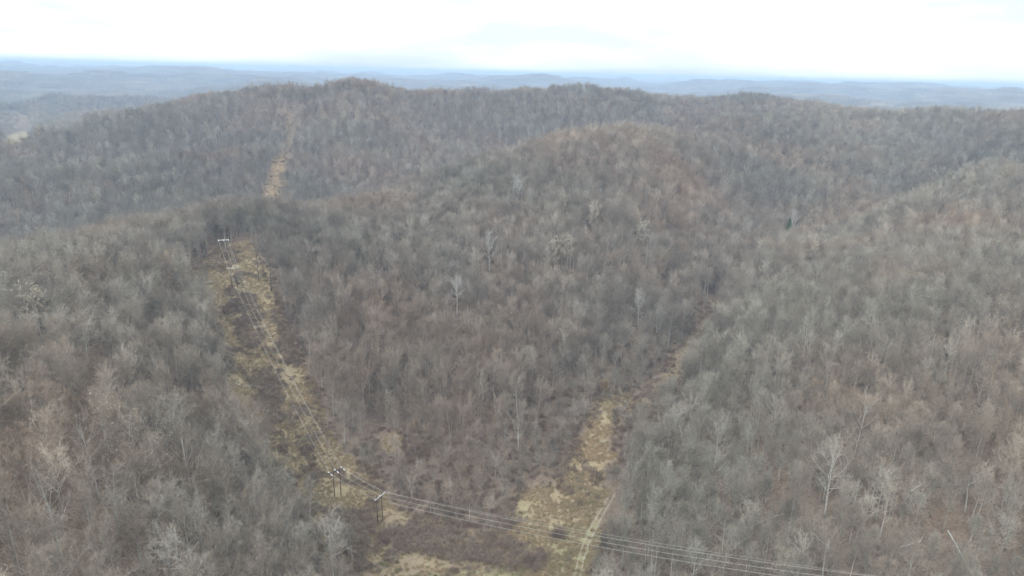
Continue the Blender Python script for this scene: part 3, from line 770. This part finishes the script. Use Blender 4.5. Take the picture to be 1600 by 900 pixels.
# ------------------------------------------------------------------ track, pool
def strip(P, off, wd, lift=.10):
    V = []; F = []
    P = [np.array(p[:2]) for p in P]; Q = []
    for a, b in zip(P[:-1], P[1:]):
        m = max(2, int(np.linalg.norm(b-a)/1.2))
        Q += [a+(b-a)*t/m for t in range(m)]
    Q.append(P[-1]); Q = np.array(Q)
    for _ in range(6): Q[1:-1] = (Q[:-2]+2*Q[1:-1]+Q[2:])/4
    for k in range(len(Q)):
        d = Q[min(k+1, len(Q)-1)]-Q[max(k-1, 0)]; d /= np.linalg.norm(d); nn = np.array((-d[1], d[0]))
        w_ = wd*(.8+.4*vnoise(np.array([k*.6]), np.array([off*3.+7]))[0])
        for s_ in (-1, 1):
            q = Q[k]+nn*(off+s_*w_/2); z = drop(q[0], q[1]); V.append(z+np.array((0, 0, lift)))
    for k in range(len(Q)-1): F.append((2*k, 2*k+2, 2*k+3, 2*k+1))
    return V, F
TP_ = [q for q in (spot(*p) for p in ((899,930),(902,900),(905,885),(910,866),(917,846),(926,828),(934,812),(944,795),(958,770))) if q is not None]
V, F = [], []
for off in (-.85, .85):
    v, f = strip(TP_, off, .48); b = len(V); V += v; F += [tuple(i+b for i in q) for q in f]
o = link_mesh('dirt_track', V, F, [M_RUT]); tag(o, kind='structure')
for nm, line, m_, wd in (('gravel_road', [(0,174),(10,175),(20,177),(30,179),(38,181)], M_ROAD, 7), ('gravel_road', [(38,181),(37,190),(40,197),(42,204)], M_ROAD, 3.5), ('dirt_road', REDROAD, M_DIRT, 5)):
    V, F = strip([crest(*p) if len(p) == 2 and abs(p[0]) < 1e4 and line is not REDROAD else p for p in line], 0, wd, .5)
    o = link_mesh(nm, V, F, [m_]); tag(o, kind='structure')
m_w, t_w, b_w = mat('creek_water', .08); b_w.inputs['Base Color'].default_value = (.07, .075, .07, 1); b_w.inputs['Specular IOR Level'].default_value = .8
q = [spot(*p) for p in ((974,641),(972,636),(976,630),(981,626),(984,628),(982,634),(979,641))]
zc = np.mean([p[2] for p in q])
o = link_mesh('creek_pool', [(p[0], p[1], p[2]+.25) for p in q], [tuple(range(len(q)))], [m_w]); tag(o, kind='structure')

# ------------------------------------------------------------------ dry grass and brambles in the clearings
tufts = bpy.data.collections.new('grass_kinds')
for k in range(4):
    r = np.random.default_rng(70+k); B = MB()
    for _ in range(70):
        th = r.random()*6.28; q = r.random()**.5*.55; p = np.array((q*math.cos(th), q*math.sin(th), -.05))
        B.sliver(p, np.array((r.normal()*.28, r.normal()*.28, r.uniform(.4, 1.05))), r.uniform(.04, .1), r, 0)
    tufts.objects.link(link_mesh('grass_kind_%d' % k, B.V, B.F, [M_STRAW if k < 3 else M_GREEN], False, B.M))
def inside(poly, step):
    P = np.array(poly); lo, hi = P.min(0)-3, P.max(0)+3
    gx, gy = np.meshgrid(np.arange(lo[0], hi[0], step), np.arange(lo[1], hi[1], step)); x = gx.ravel()+(rng.random(gx.size)-.5)*step; y = gy.ravel()+(rng.random(gx.size)-.5)*step
    s_ = sdist(x, y, P.tolist())+(fbm(x/7, y/7, 3, 70)-.5)*8 < 1; return x[s_], y[s_]
gx, gy, gk = [], [], []
for p, st_, dens, gr in ((CUT, 1.05, .9, .06), (FIELD, .95, .9, .10), (STRIP, 1.0, .9, .08), (LANE, 1.2, .5, .3), (TRAIL, 1.4, .35, .1), (GLADE, 1.2, .6, .25), (CUT2, 2.2, .8, .02)):
    x, y = inside(p, st_); s_ = rng.random(len(x)) < dens*sstep(.2, .42, fbm(x/6, y/6, 3, 170)); x, y = x[s_], y[s_]
    gx.append(x); gy.append(y); gk.append(np.where(rng.random(len(x)) < gr, 3, rng.integers(0, 3, len(x))))
gx, gy, gk = map(np.concatenate, (gx, gy, gk)); sc = .7+.7*rng.random(len(gx))
s_ = np.abs(poly_dist(gx, gy, TRACK, False)-.85) > .62; gx, gy, gk, sc = gx[s_], gy[s_], gk[s_], sc[s_]
P = np.stack((gx, gy, ground(gx, gy)), -1)
o = instancer('dry_grass', tufts, P, rng.random(len(P))*6.28, np.stack((sc, sc, sc), -1), gk); tag(o, 'tall straw-coloured dry grass filling the clearings', 'grass', kind='stuff')
bush = bpy.data.collections.new('bramble_kinds')
def make_bush(seed, rad_, hgt, dense=1.0):
    r = np.random.default_rng(seed); B = MB()
    for _ in range(int(46*dense)):
        th = r.random()*6.28; d = np.array((math.cos(th), math.sin(th), 0)); f = r.random()**.6
        top = d*rad_*f+np.array((0, 0, hgt*(1-.55*f*f)*(.75+.4*r.random()))); p0 = d*.25*rad_*f
        B.sliver(p0-np.array((0, 0, .15)), top-p0, .07, r, 0)
        for _ in range(20):
            q = p0+(top-p0)*r.uniform(.3, 1); B.sliver(q, unit(top-p0+r.normal(size=3)*1.2)*r.uniform(.35, .95), .05, r, 0)
    return B
for k in range(4):
    B = make_bush(80+k, 1.5+.35*k, 1.2+.35*k, .7); bush.objects.link(link_mesh('bramble_kind_%d' % k, B.V, B.F, [M_BRUSH], False, B.M))
BRK = [gpoly(q_) for q_ in ([(362,455),(385,460),(402,485),(412,535),(390,545),(372,510)], [(392,575),(425,580),(442,600),(438,645),(415,660),(396,630)], [(436,468),(455,480),(474,556),(462,580),(440,540),(430,500)], [(510,788),(548,792),(560,815),(540,845),(512,835)], [(470,700),(490,690),(500,730),(485,745)], [(640,812),(760,842),(850,868),(848,890),(760,880),(640,860),(600,840)])]
bx, by = [], []
x, y = jgrid(2.4, 120, 460, 46); cd = clear_dist(x, y); s_ = (cd > -1) & (cd < 9) & (rng.random(len(x)) < .6*sstep(9, 2, cd)*sstep(.3, .55, fbm(x/12, y/12, 3, 180)))
bx.append(x[s_]); by.append(y[s_])
for p, st_, lo_, hi_, k_ in ((CUT, 1.9, .48, .60, 160), (LANE, 2.2, .40, .52, 161), (FIELD, 2.6, .56, .62, 162), (STRIP, 2.4, .56, .62, 163), (TRAIL, 2.2, .35, .5, 164), (CUT2, 3, .52, .6, 165), (CUT3, 3.2, .3, .5, 166), (YOUNG, 2.6, .24, .5, 167), *[(q_, 1.5, .05, .25, 168) for q_ in BRK]):
    x, y = inside(p, st_); v = sstep(lo_, hi_, fbm(x/13, y/13, 3, k_)); s_ = rng.random(len(x)) < v*.85
    if p is YOUNG: s_ &= clear_dist(x, y) > -.5
    bx.append(x[s_]); by.append(y[s_])
bx, by = np.concatenate(bx), np.concatenate(by); sc = .35+.75*rng.random(len(bx))
P = np.stack((bx, by, ground(bx, by)), -1)
tk = np.array([np.array(q[:2]) for q in TP_]); s_ = poly_dist(bx, by, tk.tolist(), False) > 3.0; s_ &= np.hypot(bx-POLE_AT['P4'][0], by-POLE_AT['P4'][1]) > 9; P, sc = P[s_], sc[s_]
o = instancer('brambles', bush, P, rng.random(len(P))*6.28, np.stack((sc, sc, sc), -1), rng.integers(0, 4, len(P))); tag(o, 'dark reddish bramble thickets in the clearings and valley floor', 'brambles', kind='stuff')
for k, (a, b, rad_, hgt, lab) in enumerate(((828, 880, 4.6, 3.8, 'big round dark bush in the grass left of the rutted track'), (872, 838, 3.6, 3.0, 'dark spreading bush between the straw field and the track'), (530, 806, 3.6, 2.2, 'low dark bush at the feet of the pole pair'))):
    p = spot(a, b); B = make_bush(120+k, rad_, hgt, 4.0); o = link_mesh('bush', B.V, B.F, [M_BRUSH]); o.location = tuple(p); tag(o, lab, 'bush')

# ------------------------------------------------------------------ far buildings
def shed(px, py, ln, wd, hh, label, d_fall=4500, yaw=None):
    p = hit(px, py)
    if p is None or np.linalg.norm(p) < 1500:
        v = ray(px, py); v = v/np.hypot(v[0], v[1])*d_fall; p = np.array((v[0], v[1], g1(v[0], v[1])))
    az = math.atan2(-p[0], p[1]) if yaw is None else yaw
    o = empty('far_building', tuple(p), az); tag(o, label, 'building')
    B = MB(); B.box((-ln/2, -wd/2, -4), (ln/2, wd/2, hh)); link_mesh('wall', B.V, B.F, [M_BWHITE], o)
    V = [(-ln/2-.6, -wd/2-.6, hh+.02), (ln/2+.6, -wd/2-.6, hh+.02), (ln/2+.6, wd/2+.6, hh+.02), (-ln/2-.6, wd/2+.6, hh+.02), (-ln/2-.6, 0, hh+wd*.16), (ln/2+.6, 0, hh+wd*.16)]
    link_mesh('roof', V, [(0, 1, 5, 4), (2, 3, 4, 5), (1, 2, 5), (3, 0, 4), (3, 2, 1, 0)], [M_ROOF], o)
    nwin = max(2, int(ln/14))
    for k in range(nwin):
        xx = -ln/2+ln*(k+.5)/nwin; B = MB(); B.box((xx-1.2, -wd/2-.12, hh*.4), (xx+1.2, -wd/2+.02, hh*.7)); link_mesh('window', B.V, B.F, [M_GLASS], o)
    B = MB(); B.box((ln*.3, -wd/2-.16, -1), (ln*.3+4, -wd/2+.02, hh*.55)); link_mesh('door', B.V, B.F, [M_ROOF], o)
shed(208, 101, 46, 24, 10, 'white building on the skyline ridge at the left')
shed(1372, 142, 30, 20, 9, 'small white building below the skyline, leftmost of the far right ones')
shed(1403, 141, 55, 20, 7, 'pale low building on the far right hills')
shed(1482, 136, 120, 35, 11, 'longest white building just under the skyline at the far right')
shed(1526, 141, 36, 24, 12, 'white building right of the longest one at the far right')
shed(1447, 138, 50, 18, 7, 'pale building left of the longest one at the far right')

# ------------------------------------------------------------------ air
def haze_box():
    B = MB(); B.box((-23500, -23500, -232), (23500, 23500, 32))
    o = link_mesh('haze', B.V, B.F, [])
    m = bpy.data.materials.new('pale_air'); m.use_nodes = True; t = m.node_tree; t.nodes.clear()
    q = t.nodes.new('ShaderNodeOutputMaterial'); v = t.nodes.new('ShaderNodeVolumePrincipled')
    v.inputs['Density'].default_value = HAZE; v.inputs['Color'].default_value = (.58, .77, 1, 1); v.inputs['Anisotropy'].default_value = .1
    t.links.new(v.outputs[0], q.inputs['Volume']); o.data.materials.append(m)
    tag(o, 'pale bluish air fading the far hills', 'haze', kind='stuff')
haze_box()
